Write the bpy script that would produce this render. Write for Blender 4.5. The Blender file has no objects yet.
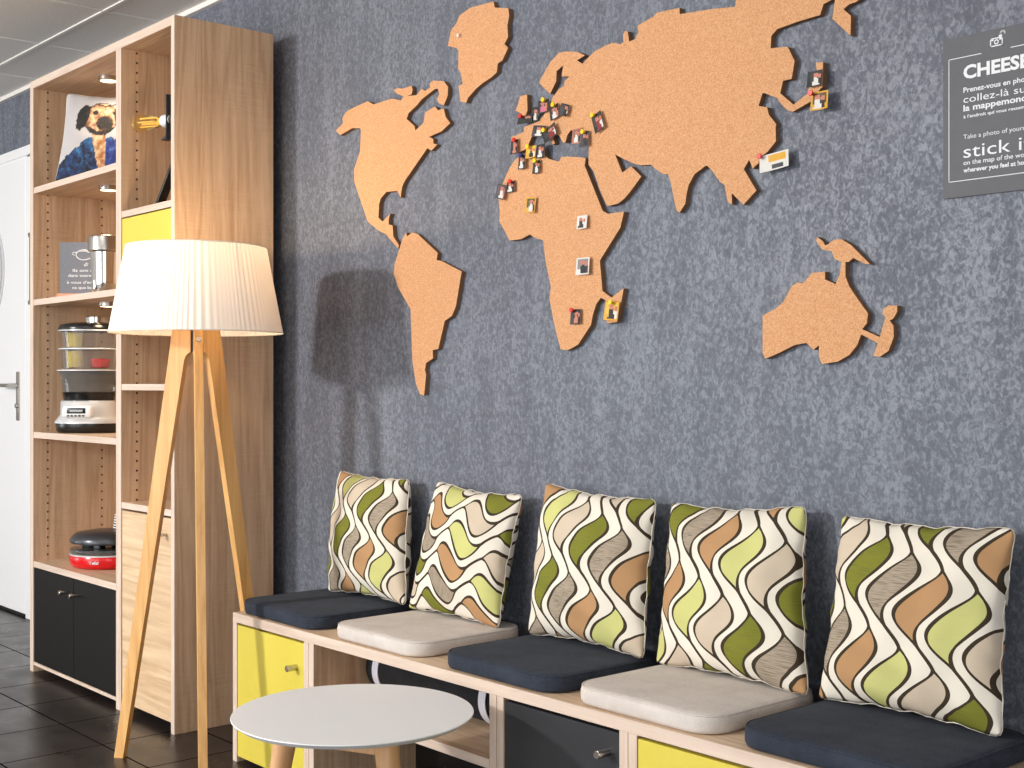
import bpy, bmesh, math, random
from mathutils import Vector, Matrix, noise as mnoise
from mathutils.geometry import tessellate_polygon
C = bpy.context.scene.collection
SC = bpy.context.scene
PI = math.pi

# ------------------------------------------------------------------ camera
YAW = math.radians(49.05)
cam = bpy.data.objects.new('camera', bpy.data.cameras.new('camera'))
C.objects.link(cam)
cam.location = (0, 0, 1.17)
cam.rotation_euler = (math.radians(90), 0, YAW)
cam.data.sensor_width = 36
cam.data.lens = 1293 / 1024 * 36
cam.data.clip_start = 0.05
SC.camera = cam

# ------------------------------------------------------------------ world, lights, exposure
SC.view_settings.view_transform = 'Standard'
SC.view_settings.look = 'None'
SC.view_settings.exposure = 0.0
SC.view_settings.gamma = 1.0
SC.view_settings.use_curve_mapping = False
w = bpy.data.worlds.new('world'); SC.world = w; w.use_nodes = True
w.node_tree.nodes['Background'].inputs[0].default_value = (0.95, 0.97, 1.0, 1)
w.node_tree.nodes['Background'].inputs[1].default_value = 0.68

def area(name, loc, target, sx, sy, power, col=(1, 1, 1)):
    l = bpy.data.lights.new(name, 'AREA'); l.shape = 'RECTANGLE'; l.size = sx; l.size_y = sy
    l.energy = power; l.color = col
    o = bpy.data.objects.new(name, l); C.objects.link(o); o.location = loc
    o.rotation_euler = (Vector(target) - Vector(loc)).to_track_quat('-Z', 'Y').to_euler()
    return o
area('ceiling_spotlight', (-4.74, -3.3, 2.38), (-3.0, 2.4, 1.1), 0.42, 0.3, 212, (1.0, 0.985, 0.965))
area('window_daylight', (2.3, -1.6, 1.3), (-4.2, 2.0, 1.5), 2.2, 1.8, 48, (0.95, 0.97, 1.0))
area('added_front_fill', (-3.0, -4.4, 1.1), (-4.0, 1.0, 2.0), 5.0, 1.9, 120, (0.97, 0.98, 1.0))  # unseen fill added to brighten the ceiling and the room front
area('added_top_fill', (-2.6, 0.2, 2.63), (-2.6, 0.2, 0), 1.6, 1.2, 22, (1.0, 0.98, 0.95))  # soft overhead fill added to lift the tabletop and other level surfaces

area('added_left_fill', (-8.6, -2.6, 0.9), (-6.0, 0.0, 2.6), 1.8, 1.5, 60, (0.97, 0.98, 1.0))  # unseen upward fill added for the left ceiling and the door

# ------------------------------------------------------------------ helpers
def s2l(c):
    return tuple(((v / 255) / 12.92 if v / 255 <= 0.04045 else ((v / 255 + 0.055) / 1.055) ** 2.4) for v in c) + (1,)

class NT:
    def __init__(self, name, rough=0.5, metal=0.0, spec=0.5):
        self.m = bpy.data.materials.new(name); self.m.use_nodes = True
        self.t = self.m.node_tree; self.b = self.t.nodes['Principled BSDF']
        self.b.inputs['Roughness'].default_value = rough
        self.b.inputs['Metallic'].default_value = metal
        self.b.inputs['Specular IOR Level'].default_value = spec
    def n(self, kind, **kw):
        x = self.t.nodes.new(kind)
        for k, v in kw.items(): setattr(x, k, v)
        return x
    def put(self, sock, v):
        if v is None: return
        if hasattr(v, 'is_linked') or isinstance(v, bpy.types.NodeSocket): self.t.links.new(v, sock)
        else: sock.default_value = v
    def math(self, op, a, b=None, c=None):
        x = self.n('ShaderNodeMath', operation=op)
        for i, v in enumerate((a, b, c)):
            if v is not None: self.put(x.inputs[i], v)
        return x.outputs[0]
    def mapping(self, scale=(1, 1, 1), coord='Object', loc=(0, 0, 0), rot=(0, 0, 0)):
        tc = self.n('ShaderNodeTexCoord'); mp = self.n('ShaderNodeMapping')
        self.t.links.new(tc.outputs[coord], mp.inputs[0])
        mp.inputs['Scale'].default_value = scale; mp.inputs['Location'].default_value = loc
        mp.inputs['Rotation'].default_value = rot
        return mp.outputs[0]
    def noise(self, vec, scale=5, detail=4, rough=0.5, dist=0.0):
        x = self.n('ShaderNodeTexNoise'); self.put(x.inputs['Vector'], vec)
        x.inputs['Scale'].default_value = scale; x.inputs['Detail'].default_value = detail
        x.inputs['Roughness'].default_value = rough; x.inputs['Distortion'].default_value = dist
        return x.outputs[0]
    def ramp(self, fac, stops, interp='LINEAR'):
        x = self.n('ShaderNodeValToRGB'); self.put(x.inputs[0], fac)
        x.color_ramp.interpolation = interp
        e = x.color_ramp.elements
        while len(e) < len(stops): e.new(0.5)
        for i, (p, c) in enumerate(stops): e[i].position = p; e[i].color = c
        return x.outputs[0]
    def mix(self, fac, a, b, mode='MIX'):
        x = self.n('ShaderNodeMix', data_type='RGBA', blend_type=mode)
        self.put(x.inputs[0], fac); self.put(x.inputs[6], a); self.put(x.inputs[7], b)
        return x.outputs[2]
    def color(self, v): self.put(self.b.inputs['Base Color'], v)
    def bump(self, h, strength=0.3, dist=0.002):
        x = self.n('ShaderNodeBump'); x.inputs['Strength'].default_value = strength
        x.inputs['Distance'].default_value = dist
        self.put(x.inputs['Height'], h); self.t.links.new(x.outputs[0], self.b.inputs['Normal'])

def plain(name, col, rough=0.5, metal=0.0, var=0.04, spec=0.5, scale=60):
    k = NT(name, rough, metal, spec)
    f = k.noise(k.mapping(), scale, 3)
    a = s2l(col); lo = tuple(v * (1 - var) for v in a[:3]) + (1,); hi = tuple(min(1, v * (1 + var)) for v in a[:3]) + (1,)
    k.color(k.ramp(f, [(0.3, lo), (0.7, hi)]))
    return k.m

def wood(name, light, dark, axis='Z', rough=0.5, holes=None, fine=1.0, crossmarks=0.5):
    k = NT(name, rough)
    st = {'X': (0.055, 1, 1), 'Y': (1, 0.055, 1), 'Z': (1, 1, 0.055)}[axis]
    oi = k.n('ShaderNodeObjectInfo')
    tc = k.n('ShaderNodeTexCoord')
    add = k.n('ShaderNodeVectorMath', operation='ADD'); k.t.links.new(tc.outputs['Object'], add.inputs[0])
    cx = k.n('ShaderNodeCombineXYZ'); r = k.math('MULTIPLY', oi.outputs['Random'], 7.0)
    for i in range(3): k.put(cx.inputs[i], r)
    k.t.links.new(cx.outputs[0], add.inputs[1])
    mp = k.n('ShaderNodeMapping'); k.t.links.new(add.outputs[0], mp.inputs[0]); mp.inputs['Scale'].default_value = st
    v = mp.outputs[0]
    big = k.noise(v, 9, 2, 0.5, 0.6)
    ringv = k.math('FRACT', k.math('MULTIPLY', big, 9.0))
    ring = k.math('ABSOLUTE', k.math('SUBTRACT', ringv, 0.5))
    grain = k.noise(v, 260 * fine, 4, 0.65)
    mid = k.noise(v, 45, 4, 0.6, 0.3)
    f = k.math('ADD', k.math('MULTIPLY', grain, 0.30), k.math('ADD', k.math('MULTIPLY', mid, 0.52), k.math('MULTIPLY', ring, 0.34)))
    # saw marks across the grain
    st2 = {'X': (260, 12, 12), 'Y': (12, 260, 12), 'Z': (12, 12, 260)}[axis]
    saw = k.noise(k.mapping(st2), 1, 2)
    patch = k.noise(k.mapping((5, 5, 4)), 1, 2)
    patch = k.math('MULTIPLY', k.math('SUBTRACT', patch, 0.42), crossmarks * 2.2)
    patch = k.math('MAXIMUM', patch, 0.0)
    f = k.math('ADD', f, k.math('MULTIPLY', k.math('SUBTRACT', saw, 0.5), patch))
    col = k.ramp(f, [(0.32, s2l(dark)), (0.5, tuple((a + b) / 2 for a, b in zip(s2l(light), s2l(dark)))), (0.70, s2l(light))])
    if holes:  # rows of small shelf-pin holes drilled in the panel
        sp = k.n('ShaderNodeSeparateXYZ'); k.t.links.new(k.n('ShaderNodeNewGeometry').outputs['Position'], sp.inputs[0])
        zz = k.math('MULTIPLY', k.math('SUBTRACT', k.math('FRACT', k.math('DIVIDE', sp.outputs[2], 0.035)), 0.5), 0.035)
        best = None
        for y0 in holes:
            dy = k.math('SUBTRACT', sp.outputs[1], y0)
            d = k.math('SQRT', k.math('ADD', k.math('MULTIPLY', dy, dy), k.math('MULTIPLY', zz, zz)))
            best = d if best is None else k.math('MINIMUM', best, d)
        col = k.mix(k.math('LESS_THAN', best, 0.0042), col, s2l((62, 42, 28)))
    k.color(col); k.bump(f, 0.12, 0.001)
    return k.m

def fabric(name, c1, c2, scale=900, bump=0.3, rough=0.95):
    k = NT(name, rough, 0, 0.15)
    v = k.mapping()
    weave = k.noise(k.mapping((1, 0.35, 1)), scale, 2)
    big = k.noise(v, 14, 4, 0.6)
    f = k.math('ADD', k.math('MULTIPLY', weave, 0.6), k.math('MULTIPLY', big, 0.4))
    k.color(k.ramp(f, [(0.36, s2l(c1)), (0.64, s2l(c2))]))
    k.bump(weave, bump, 0.001)
    k.b.inputs['Sheen Weight'].default_value = 0.03
    return k.m

ORG = {}
def org(o):
    return ORG.get(o.name, Vector((0, 0, 0))) if o else Vector((0, 0, 0))
def obj(name, bm, mat, parent=None, smooth=35, origin=None):
    me = bpy.data.meshes.new(name)
    bmesh.ops.recalc_face_normals(bm, faces=bm.faces)
    bm.to_mesh(me); bm.free()
    o = bpy.data.objects.new(name, me); C.objects.link(o)
    po = org(parent)
    og = Vector(origin) if origin is not None else (po if parent else None)
    if og is None:
        xs = [v.co for v in me.vertices]
        og = Vector(((min(p.x for p in xs) + max(p.x for p in xs)) / 2, (min(p.y for p in xs) + max(p.y for p in xs)) / 2, min(p.z for p in xs)))
    me.transform(Matrix.Translation(-og))
    o.location = og - po
    ORG[o.name] = og
    if parent: o.parent = parent
    if mat: me.materials.append(mat)
    if smooth:
        for p in me.polygons: p.use_smooth = True
        me.set_sharp_from_angle(angle=math.radians(smooth))
    return o
def tag(o, label, cat, group=None):
    o['label'] = label; o['category'] = cat
    if group: o['group'] = group
    return o
def thing(name, label, cat, loc, group=None):
    o = bpy.data.objects.new(name, None); C.objects.link(o); o.location = loc; o.empty_display_size = 0.05
    ORG[o.name] = Vector(loc)
    return tag(o, label, cat, group)
def struct(name, bm, mat, parent=None, smooth=35):
    o = obj(name, bm, mat, parent, smooth)
    if not parent: o['kind'] = 'structure'
    return o
def B(): return bmesh.new()
def bx(bm, x0, x1, y0, y1, z0, z1, bev=0.0, seg=1, M=None):
    r = bmesh.ops.create_cube(bm, size=1)
    vs = r['verts']
    for v in vs:
        v.co = Vector((x0 + (v.co.x + .5) * (x1 - x0), y0 + (v.co.y + .5) * (y1 - y0), z0 + (v.co.z + .5) * (z1 - z0)))
    if bev:
        es = list({e for v in vs for e in v.link_edges})
        r2 = bmesh.ops.bevel(bm, geom=es, offset=bev, segments=seg, affect='EDGES', profile=0.5)
        vs = list({v for f in r2['faces'] for v in f.verts} | {v for v in vs if v.is_valid})
    if M is not None: bmesh.ops.transform(bm, matrix=M, verts=[v for v in vs if v.is_valid])
    return bm
def box(*a, **k): return bx(B(), *a, **k)
def lathe(bm, prof, c, seg=48, M=None, sx=1, sy=1, cap=True):
    rings = []
    for r, z in prof:
        rings.append([bm.verts.new((math.cos(2 * PI * i / seg) * r * sx, math.sin(2 * PI * i / seg) * r * sy, z)) for i in range(seg)])
    for a, b in zip(rings, rings[1:]):
        for i in range(seg):
            bm.faces.new((a[i], a[(i + 1) % seg], b[(i + 1) % seg], b[i]))
    if cap:
        for rg in (rings[0], rings[-1]):
            bm.faces.new(rg)
    M = Matrix.Translation(Vector(c)) @ (M if M is not None else Matrix())
    bmesh.ops.transform(bm, matrix=M, verts=[v for rg in rings for v in rg])
    return bm
def cyl(bm, p0, p1, r0, r1=None, seg=20, bev=0.0):
    p0, p1 = Vector(p0), Vector(p1); r1 = r0 if r1 is None else r1
    L = (p1 - p0).length
    R = (p1 - p0).to_track_quat('Z', 'Y').to_matrix().to_4x4()
    prof = [(r0, 0), (r1, L)] if not bev else [(r0 - bev, 0), (r0, bev), (r1, L - bev), (r1 - bev, L)]
    return lathe(bm, prof, p0, seg, R)
def tube(bm, pts, r, seg=10, closed=False):
    pts = [Vector(p) for p in pts]; n = len(pts); rings = []
    for i, p in enumerate(pts):
        if closed: t = pts[(i + 1) % n] - pts[i - 1]
        else: t = pts[min(i + 1, n - 1)] - pts[max(i - 1, 0)]
        q = t.to_track_quat('Z', 'Y').to_matrix()
        if rings:
            pass
        rings.append([bm.verts.new(p + q @ Vector((math.cos(2 * PI * k / seg) * r, math.sin(2 * PI * k / seg) * r, 0))) for k in range(seg)])
    m = n if closed else n - 1
    for i in range(m):
        a, b = rings[i], rings[(i + 1) % n]
        # align rings
        off = min(range(seg), key=lambda s: (a[0].co - b[s].co).length)
        for k in range(seg):
            bm.faces.new((a[k], a[(k + 1) % seg], b[(k + 1 + off) % seg], b[(k + off) % seg]))
    if not closed:
        bm.faces.new(rings[0]); bm.faces.new(rings[-1])
    return bm
def prism(bm, poly, fn, d0, d1):
    """poly: 2D outline; fn(u,v,d)->3D point; solid between depths d0 and d1"""
    a = [bm.verts.new(fn(u, v, d0)) for u, v in poly]; b = [bm.verts.new(fn(u, v, d1)) for u, v in poly]
    for t_ in tessellate_polygon([[Vector((u, v, 0)) for u, v in poly]]):
        bm.faces.new([a[q] for q in t_]); bm.faces.new([b[q] for q in t_[::-1]])
    n = len(poly)
    for i in range(n): bm.faces.new((a[i], b[i], b[(i + 1) % n], a[(i + 1) % n]))
    return bm
def text(body, x0, x1, base, y, mat, parent, name, cap=None, bold=0.0, xdir=(1, 0, 0), origin=None, depth=0.0004):
    """raised lettering, baseline start at x0 (distance along xdir), stretched to end at x1"""
    cu = bpy.data.curves.new(name, 'FONT'); cu.body = body; cu.size = 1; cu.extrude = 0.0; cu.offset = bold
    cu.resolution_u = 3
    t = bpy.data.objects.new(name, cu); C.objects.link(t)
    bpy.context.view_layer.update()
    me = bpy.data.meshes.new_from_object(t)
    bpy.data.objects.remove(t)
    xs = [v.co.x for v in me.vertices]; mn, mx = min(xs), max(xs)
    sx = (x1 - x0) / (mx - mn); sy = (cap / 0.72) if cap else sx
    X = Vector(xdir).normalized(); U = Vector((0, 0, 1)); N = X.cross(U)
    o0 = Vector(origin) if origin is not None else Vector((0, y, 0))
    for v in me.vertices:
        v.co = o0 + X * (x0 + (v.co.x - mn) * sx) + U * (base + v.co.y * sy) + N * depth
    bm = B(); bm.from_mesh(me); bpy.data.meshes.remove(me)
    return obj(name, bm, mat, parent, smooth=0)

# ------------------------------------------------------------------ materials
OAK_L, OAK_D = (220, 190, 158), (182, 148, 116)
M_oak = wood('sawn_oak_vertical', OAK_L, OAK_D, 'Z')
M_oak_x = wood('sawn_oak_lengthwise', (228, 202, 172), (190, 158, 128), 'X', crossmarks=0.1)
M_oak_y = wood('sawn_oak_depthwise', OAK_L, OAK_D, 'Y')
M_oak_hole = wood('sawn_oak_drilled', OAK_L, OAK_D, 'Z', holes=(2.035, 2.265))
M_edge = wood('pale_edge_banding', (226, 206, 188), (200, 178, 160), 'Z', crossmarks=0.0)
M_edge_x = wood('pale_edge_banding_lengthwise', (226, 206, 188), (200, 178, 160), 'X', crossmarks=0.0)
M_doorwood = wood('pale_oak_door', (232, 204, 166), (196, 160, 122), 'X', crossmarks=0.2)
M_bamboo = wood('bamboo', (236, 188, 122), (206, 150, 84), 'Z', rough=0.4, fine=0.7, crossmarks=0.0)
M_beech = wood('beech', (232, 186, 138), (208, 156, 106), 'Z', rough=0.4, crossmarks=0.0)
M_yellow = plain('yellow_lacquer', (216, 198, 78), 0.4, var=0.01)
M_black = plain('black_lacquer', (14, 13, 10), 0.5, var=0.02, spec=0.25)
M_char = plain('charcoal_lacquer', (46, 47, 50), 0.35, var=0.02)
M_white = plain('white_paint', (238, 238, 238), 0.4, var=0.01)
M_tabletop = plain('white_laminate', (226, 226, 226), 0.45, var=0.005, spec=0.3)
M_steel = plain('brushed_steel', (190, 186, 180), 0.25, 1.0, var=0.03)
M_chrome = plain('polished_steel', (225, 222, 215), 0.08, 1.0, var=0.01)
M_darkmetal = plain('dark_grey_metal', (62, 62, 66), 0.5, 0.3)
M_blackplastic = plain('black_plastic', (20, 20, 20), 0.25, var=0.02)
M_silverplastic = plain('silver_plastic', (205, 205, 205), 0.3, 0.2, var=0.02)
M_whiteplastic = plain('white_plastic', (235, 235, 235), 0.3, var=0.01)
M_red = plain('red_enamel', (214, 24, 30), 0.2, var=0.02)
M_print = plain('white_print', (225, 226, 228), 0.6, var=0.01)
M_slate = plain('grey_sign_board', (112, 114, 122), 0.6, var=0.05)
M_poster = plain('grey_poster_paper', (84, 84, 88), 0.6, var=0.05, scale=25)
M_pinkwood = plain('pinkish_wood', (214, 150, 116), 0.5, var=0.08)
M_reflyellow = plain('reflected_yellow', (236, 200, 40), 0.35, var=0.02)  # yellow of the reflections in the steamer baskets
M_dark_fab = fabric('dark_slate_blue_fabric', (34, 38, 47), (60, 66, 78), 700)
M_light_fab = fabric('light_beige_grey_fabric', (188, 178, 170), (216, 208, 200), 700, 0.2)
M_bag = fabric('black_canvas', (22, 22, 23), (40, 40, 42), 900, 0.2)
M_strap = fabric('pale_webbing', (188, 186, 196), (214, 212, 220), 900, 0.2)

def glass(name, col, rough=0.03, alpha=0.25):
    k = NT(name, rough)
    k.color(s2l(col)); k.b.inputs['Transmission Weight'].default_value = 1.0 - alpha
    k.b.inputs['IOR'].default_value = 1.25
    return k.m
M_clear = glass('clear_plastic', (236, 238, 240), 0.02, 0.04)
M_smoke = glass('smoky_plastic', (150, 152, 150), 0.06, 0.25)
M_amber = glass('amber_glass', (252, 226, 160), 0.02, 0.05)
M_frost = plain('frosted_glass', (222, 226, 228), 0.25, var=0.01)

def emit(name, col, strength):
    k = NT(name, 0.5); k.color(s2l(col))
    k.b.inputs['Emission Color'].default_value = s2l(col); k.b.inputs['Emission Strength'].default_value = strength
    return k.m
M_puck = emit('lit_puck_lens', (255, 226, 180), 3.0)
M_filament = emit('glowing_filament', (255, 216, 130), 0.35)
M_lampbulb = emit('lit_lamp_bulb', (255, 214, 160), 6.0)

# textured wall covering
def wall_mat():
    k = NT('crackled_grey_blue_wallcovering', 0.5, 0, 0.3)
    v = k.mapping((1, 1, 0.72))
    a = k.noise(v, 88, 4, 0.6, 0.8)
    b = k.noise(v, 240, 3, 0.6, 0.4)
    drift = k.noise(k.mapping((14, 14, 2.6)), 1, 3, 0.6)
    c = k.noise(k.mapping(), 1.4, 3)
    f = k.math('ADD', k.math('MULTIPLY', a, 0.56), k.math('ADD', k.math('MULTIPLY', b, 0.22), k.math('MULTIPLY', drift, 0.22)))
    col = k.ramp(f, [(0.39, s2l((90, 95, 104))), (0.48, s2l((98, 103, 113))), (0.56, s2l((119, 125, 135))), (0.66, s2l((129, 135, 145)))])
    k.color(k.mix(k.ramp(c, [(0.35, (0, 0, 0, 1)), (0.65, (0.35, 0.35, 0.35, 1))]), col, k.mix(1.0, col, s2l((238, 224, 226)), 'MULTIPLY')))
    k.bump(f, 0.55, 0.003)
    k.put(k.b.inputs['Roughness'], k.ramp(f, [(0.44, (0.62, 0.62, 0.62, 1)), (0.56, (0.42, 0.42, 0.42, 1))]))
    return k.m
M_wall = wall_mat()
k = NT('cork', 0.9, 0, 0.2)
cv = k.mapping()
f1 = k.noise(cv, 300, 4, 0.75); f2 = k.noise(cv, 520, 2, 0.6)
k.color(k.mix(k.math('GREATER_THAN', f2, 0.66), k.ramp(f1, [(0.32, s2l((180, 126, 86))), (0.47, s2l((206, 152, 108))), (0.64, s2l((220, 172, 130)))]), s2l((158, 104, 70))))
k.bump(f1, 0.4, 0.001)
M_cork = k.m
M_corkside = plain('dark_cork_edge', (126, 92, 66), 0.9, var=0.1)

def floor_mat():
    k = NT('dark_slate_floor_tiles', 0.32, 0, 0.5)
    tc = k.n('ShaderNodeNewGeometry'); sp = k.n('ShaderNodeSeparateXYZ'); k.t.links.new(tc.outputs['Position'], sp.inputs[0])
    u = k.math('DIVIDE', k.math('ADD', sp.outputs[0], 4.04), 0.335); v = k.math('DIVIDE', k.math('SUBTRACT', sp.outputs[1], 1.745), 0.325)
    def edge(q): return k.math('MULTIPLY', k.math('SUBTRACT', 0.5, k.math('ABSOLUTE', k.math('SUBTRACT', k.math('FRACT', q), 0.5))), 1.0)
    g = k.math('LESS_THAN', k.math('MINIMUM', edge(u), edge(v)), 0.0095)
    wn = k.n('ShaderNodeTexWhiteNoise'); cx = k.n('ShaderNodeCombineXYZ')
    k.put(cx.inputs[0], k.math('FLOOR', u)); k.put(cx.inputs[1], k.math('FLOOR', v)); k.t.links.new(cx.outputs[0], wn.inputs[0])
    n = k.noise(k.mapping((1, 1.6, 1)), 5, 5, 0.5)
    f = k.math('ADD', k.math('MULTIPLY', n, 0.7), k.math('MULTIPLY', wn.outputs[0], 0.3))
    col = k.ramp(f, [(0.3, s2l((34, 29, 28))), (0.7, s2l((50, 44, 43)))])
    k.color(k.mix(g, col, s2l((15, 13, 13))))
    k.bump(k.math('SUBTRACT', k.math('MULTIPLY', n, 0.4), g), 0.25, 0.003)
    k.put(k.b.inputs['Roughness'], k.math('MAXIMUM', k.ramp(n, [(0.3, (0.24, 0.24, 0.24, 1)), (0.7, (0.42, 0.42, 0.42, 1))]), g))
    k.put(k.b.inputs['Specular IOR Level'], k.math('MULTIPLY', k.math('SUBTRACT', 1.0, g), 0.5))
    return k.m
M_floor = floor_mat()
M_ceil = plain('mineral_ceiling_tile', (232, 228, 222), 0.95, var=0.05, scale=90)
M_bar = plain('ceiling_grid_bar', (236, 232, 226), 0.5, var=0.01)

# wavy leaf pattern print of the cushions
def wave_mat(name, rotate=False, off=(0.0, 0.0), seed=0.0, D=0.074, P=0.198):
    k = NT(name, 0.9, 0, 0.15)
    uvn = k.n('ShaderNodeUVMap'); sp = k.n('ShaderNodeSeparateXYZ'); k.t.links.new(uvn.outputs[0], sp.inputs[0])
    U, V = sp.outputs[0], sp.outputs[1]
    if rotate: U, V = V, k.math('MULTIPLY', U, -1.0)
    U = k.math('ADD', k.math('DIVIDE', U, D), off[0]); V = k.math('ADD', k.math('DIVIDE', V, P), off[1])
    i0 = k.math('FLOOR', U)
    cream = s2l((226, 218, 203)); line = s2l((62, 52, 40))
    st = k.n('ShaderNodeTexNoise'); mp = k.n('ShaderNodeMapping'); k.t.links.new(uvn.outputs[0], mp.inputs[0])
    mp.inputs['Scale'].default_value = (22, 620, 1) if not rotate else (620, 22, 1)
    k.t.links.new(mp.outputs[0], st.inputs['Vector']); st.inputs['Scale'].default_value = 1; st.inputs['Detail'].default_value = 2
    streak = st.outputs[0]
    col = cream; lines = None
    for kk in (-1, 0, 1):
        ci = k.math('ADD', i0, float(kk))
        xr = k.math('SUBTRACT', U, k.math('ADD', ci, 0.5))
        ph = k.math('ADD', V, k.math('MULTIPLY', ci, 0.17))
        row = k.math('FLOOR', ph)
        phi = k.math('SUBTRACT', k.math('SUBTRACT', ph, row), 0.5)
        c = k.math('MULTIPLY', k.math('SINE', k.math('MULTIPLY', phi, 2 * PI)), 0.40)
        cw = k.math('MAXIMUM', k.math('COSINE', k.math('MINIMUM', k.math('MAXIMUM', k.math('MULTIPLY', phi, PI / 0.94), k.math('MULTIPLY', phi, PI / 0.66)), PI / 2)), 0.0)
        wd = k.math('MULTIPLY', k.math('POWER', cw, 1.35), 0.57)
        d = k.math('SUBTRACT', k.math('ABSOLUTE', k.math('SUBTRACT', xr, c)), wd)
        hx = k.math('DIVIDE', k.math('ADD', k.math('FLOORED_MODULO', k.math('ADD', k.math('ADD', k.math('MULTIPLY', ci, 2.0), row), seed), 5.0), 0.4), 5.0)
        leaf = k.ramp(hx, [(0.0, s2l((178, 138, 98))), (0.2, s2l((122, 124, 46))), (0.4, s2l((198, 197, 126))), (0.6, s2l((164, 150, 132))), (0.8, s2l((202, 186, 164)))], 'CONSTANT')
        strong = k.ramp(hx, [(0.0, (0, 0, 0, 1)), (0.2, (0.55, 0.55, 0.55, 1)), (0.4, (0.05, 0.05, 0.05, 1)), (0.6, (1, 1, 1, 1)), (0.8, (0.05, 0.05, 0.05, 1))], 'CONSTANT')
        sf = k.math('MULTIPLY', k.ramp(streak, [(0.5, (0, 0, 0, 1)), (0.6, (1, 1, 1, 1))]), k.math('MULTIPLY', strong, 0.6))
        leaf = k.mix(sf, leaf, s2l((92, 82, 62)))
        col = k.mix(k.math('LESS_THAN', d, 0.0), col, leaf)
        lw = k.math('ADD', 0.040, k.math('MULTIPLY', k.math('ABSOLUTE', k.math('COSINE', k.math('MULTIPLY', phi, 2 * PI))), 0.032))
        ln = k.math('LESS_THAN', k.math('ABSOLUTE', d), lw)
        lines = ln if lines is None else k.math('MAXIMUM', lines, ln)
    col = k.mix(lines, col, line)
    k.color(col)
    wv = k.noise(k.mapping(), 900, 2)
    k.bump(wv, 0.15, 0.001)
    return k.m

def attr_mat(name, rough=0.8):
    k = NT(name, rough, 0, 0.2)
    a = k.n('ShaderNodeVertexColor'); a.layer_name = 'Col'
    f = k.noise(k.mapping(), 300, 2)
    k.color(k.mix(0.06, a.outputs[0], f))
    return k.m

# ------------------------------------------------------------------ room
WY = 2.41
bm = B(); bx(bm, -9, 2.5, WY, WY + 0.12, 0, 2.75); struct('wall_back', bm, M_wall)
bm = B(); bx(bm, -9.12, -9, -4.5, WY + .12, 0, 2.75); struct('wall_left', bm, plain('cream_wall_paint', (206, 202, 196), 0.7))
bm = B(); bx(bm, -9, 2.5, -4.5, WY, -0.06, 0); struct('floor', bm, M_floor).location.z = -0.06
bm = B(); bx(bm, -9, 2.5, -4.5, WY, 2.655, 2.75); struct('ceiling', bm, M_ceil)
bm = B()
for kx in range(-5, 12): x = -5.612 + kx * 0.664; bx(bm, x - .008, x + .008, -4.5, WY, 2.652, 2.656) if -9 < x < 2.4 else None
for ky in range(0, 10): y = 2.147 - ky * 0.664; bx(bm, -9, 2.5, y - .009, y + .009, 2.650, 2.656)
struct('trim_1', bm, M_bar, smooth=0)
bm = B(); bx(bm, -9, 2.5, WY - .02, WY, 2.635, 2.656); struct('trim_2', bm, M_bar, smooth=0)

# white door with porthole, at the far left
bm = B(); bx(bm, -7.62, -6.474, WY - .012, WY + .01, 0.018, 2.30, 0.003)
door = struct('door_1', bm, M_white)
bm = B()
for (a, b, c, d) in ((-7.74, -7.635, 0, 2.30), (-6.468, -6.30, 0, 2.30), (-7.74, -6.30, 2.312, 2.36)):
    bx(bm, a, b, WY - .014, WY, c, d, 0.002)
bx(bm, -7.635, -6.469, WY - .006, WY, 2.295, 2.315)
struct('door_frame', bm, M_white, door)
bm = B(); bx(bm, -7.635, -6.469, WY - .013, WY, 0.0, 0.016); struct('dark_gap_bar', bm, M_blackplastic, door)  # black bar standing in for the dark gap under the door
def ring(bm, c, r0, r1, y0, y1, seg=72):
    n = []
    for i in range(seg):
        a = 2 * PI * i / seg; ca, sa = math.cos(a), math.sin(a)
        n.append([bm.verts.new((c[0] + ca * r, y, c[1] + sa * r)) for r, y in ((r0, y1), (r0, y0), (r1, y0), (r1, y1))])
    for i in range(seg):
        a, b = n[i], n[(i + 1) % seg]
        for k_ in range(4): bm.faces.new((a[k_], a[(k_ + 1) % 4], b[(k_ + 1) % 4], b[k_]))
    return bm
bm = B(); ring(bm, (-7.05, 1.765), 0.225, 0.262, WY - .022, WY - .005); ring(bm, (-7.05, 1.765), 0.268, 0.29, WY - .017, WY - .005); struct('porthole_frame', bm, plain('pale_grey_rubber', (205, 206, 208), 0.5), door)
bm = B(); cyl(bm, (-7.05, WY - .016, 1.765), (-7.05, WY - .004, 1.765), 0.226, seg=64); struct('porthole_glass', bm, M_frost, door)
bm = B(); bx(bm, -6.577, -6.547, WY - .022, WY - .010, 0.985, 1.232, .003, 2)
hp = struct('handle_plate', bm, M_steel, door)
bm = B(); cyl(bm, (-6.562, WY - .02, 1.162), (-6.562, WY - .07, 1.162), 0.011); tube(bm, [(-6.562, WY - .066, 1.162), (-6.605, WY - .070, 1.163), (-6.715, WY - .066, 1.163)], 0.010, 12)
cyl(bm, (-6.562, WY - .018, 1.06), (-6.562, WY - .03, 1.06), 0.012)
obj('door_handle', bm, M_steel, hp)
t = thing('door_strike_bar', 'grey metal bar fixed upright on the white door jamb beside the shelf unit', 'door fitting', (-6.355, WY - .014, 1.56))
bm = B(); bx(bm, -6.365, -6.347, WY - .034, WY - .020, 1.58, 1.895, .002); obj('bar', bm, M_darkmetal, t)
for z in (1.56, 1.893): obj('end_mount', box(-6.373, -6.339, WY - .038, WY - .0145, z, z + .022, bev=.003, seg=2), M_steel, t)

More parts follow.
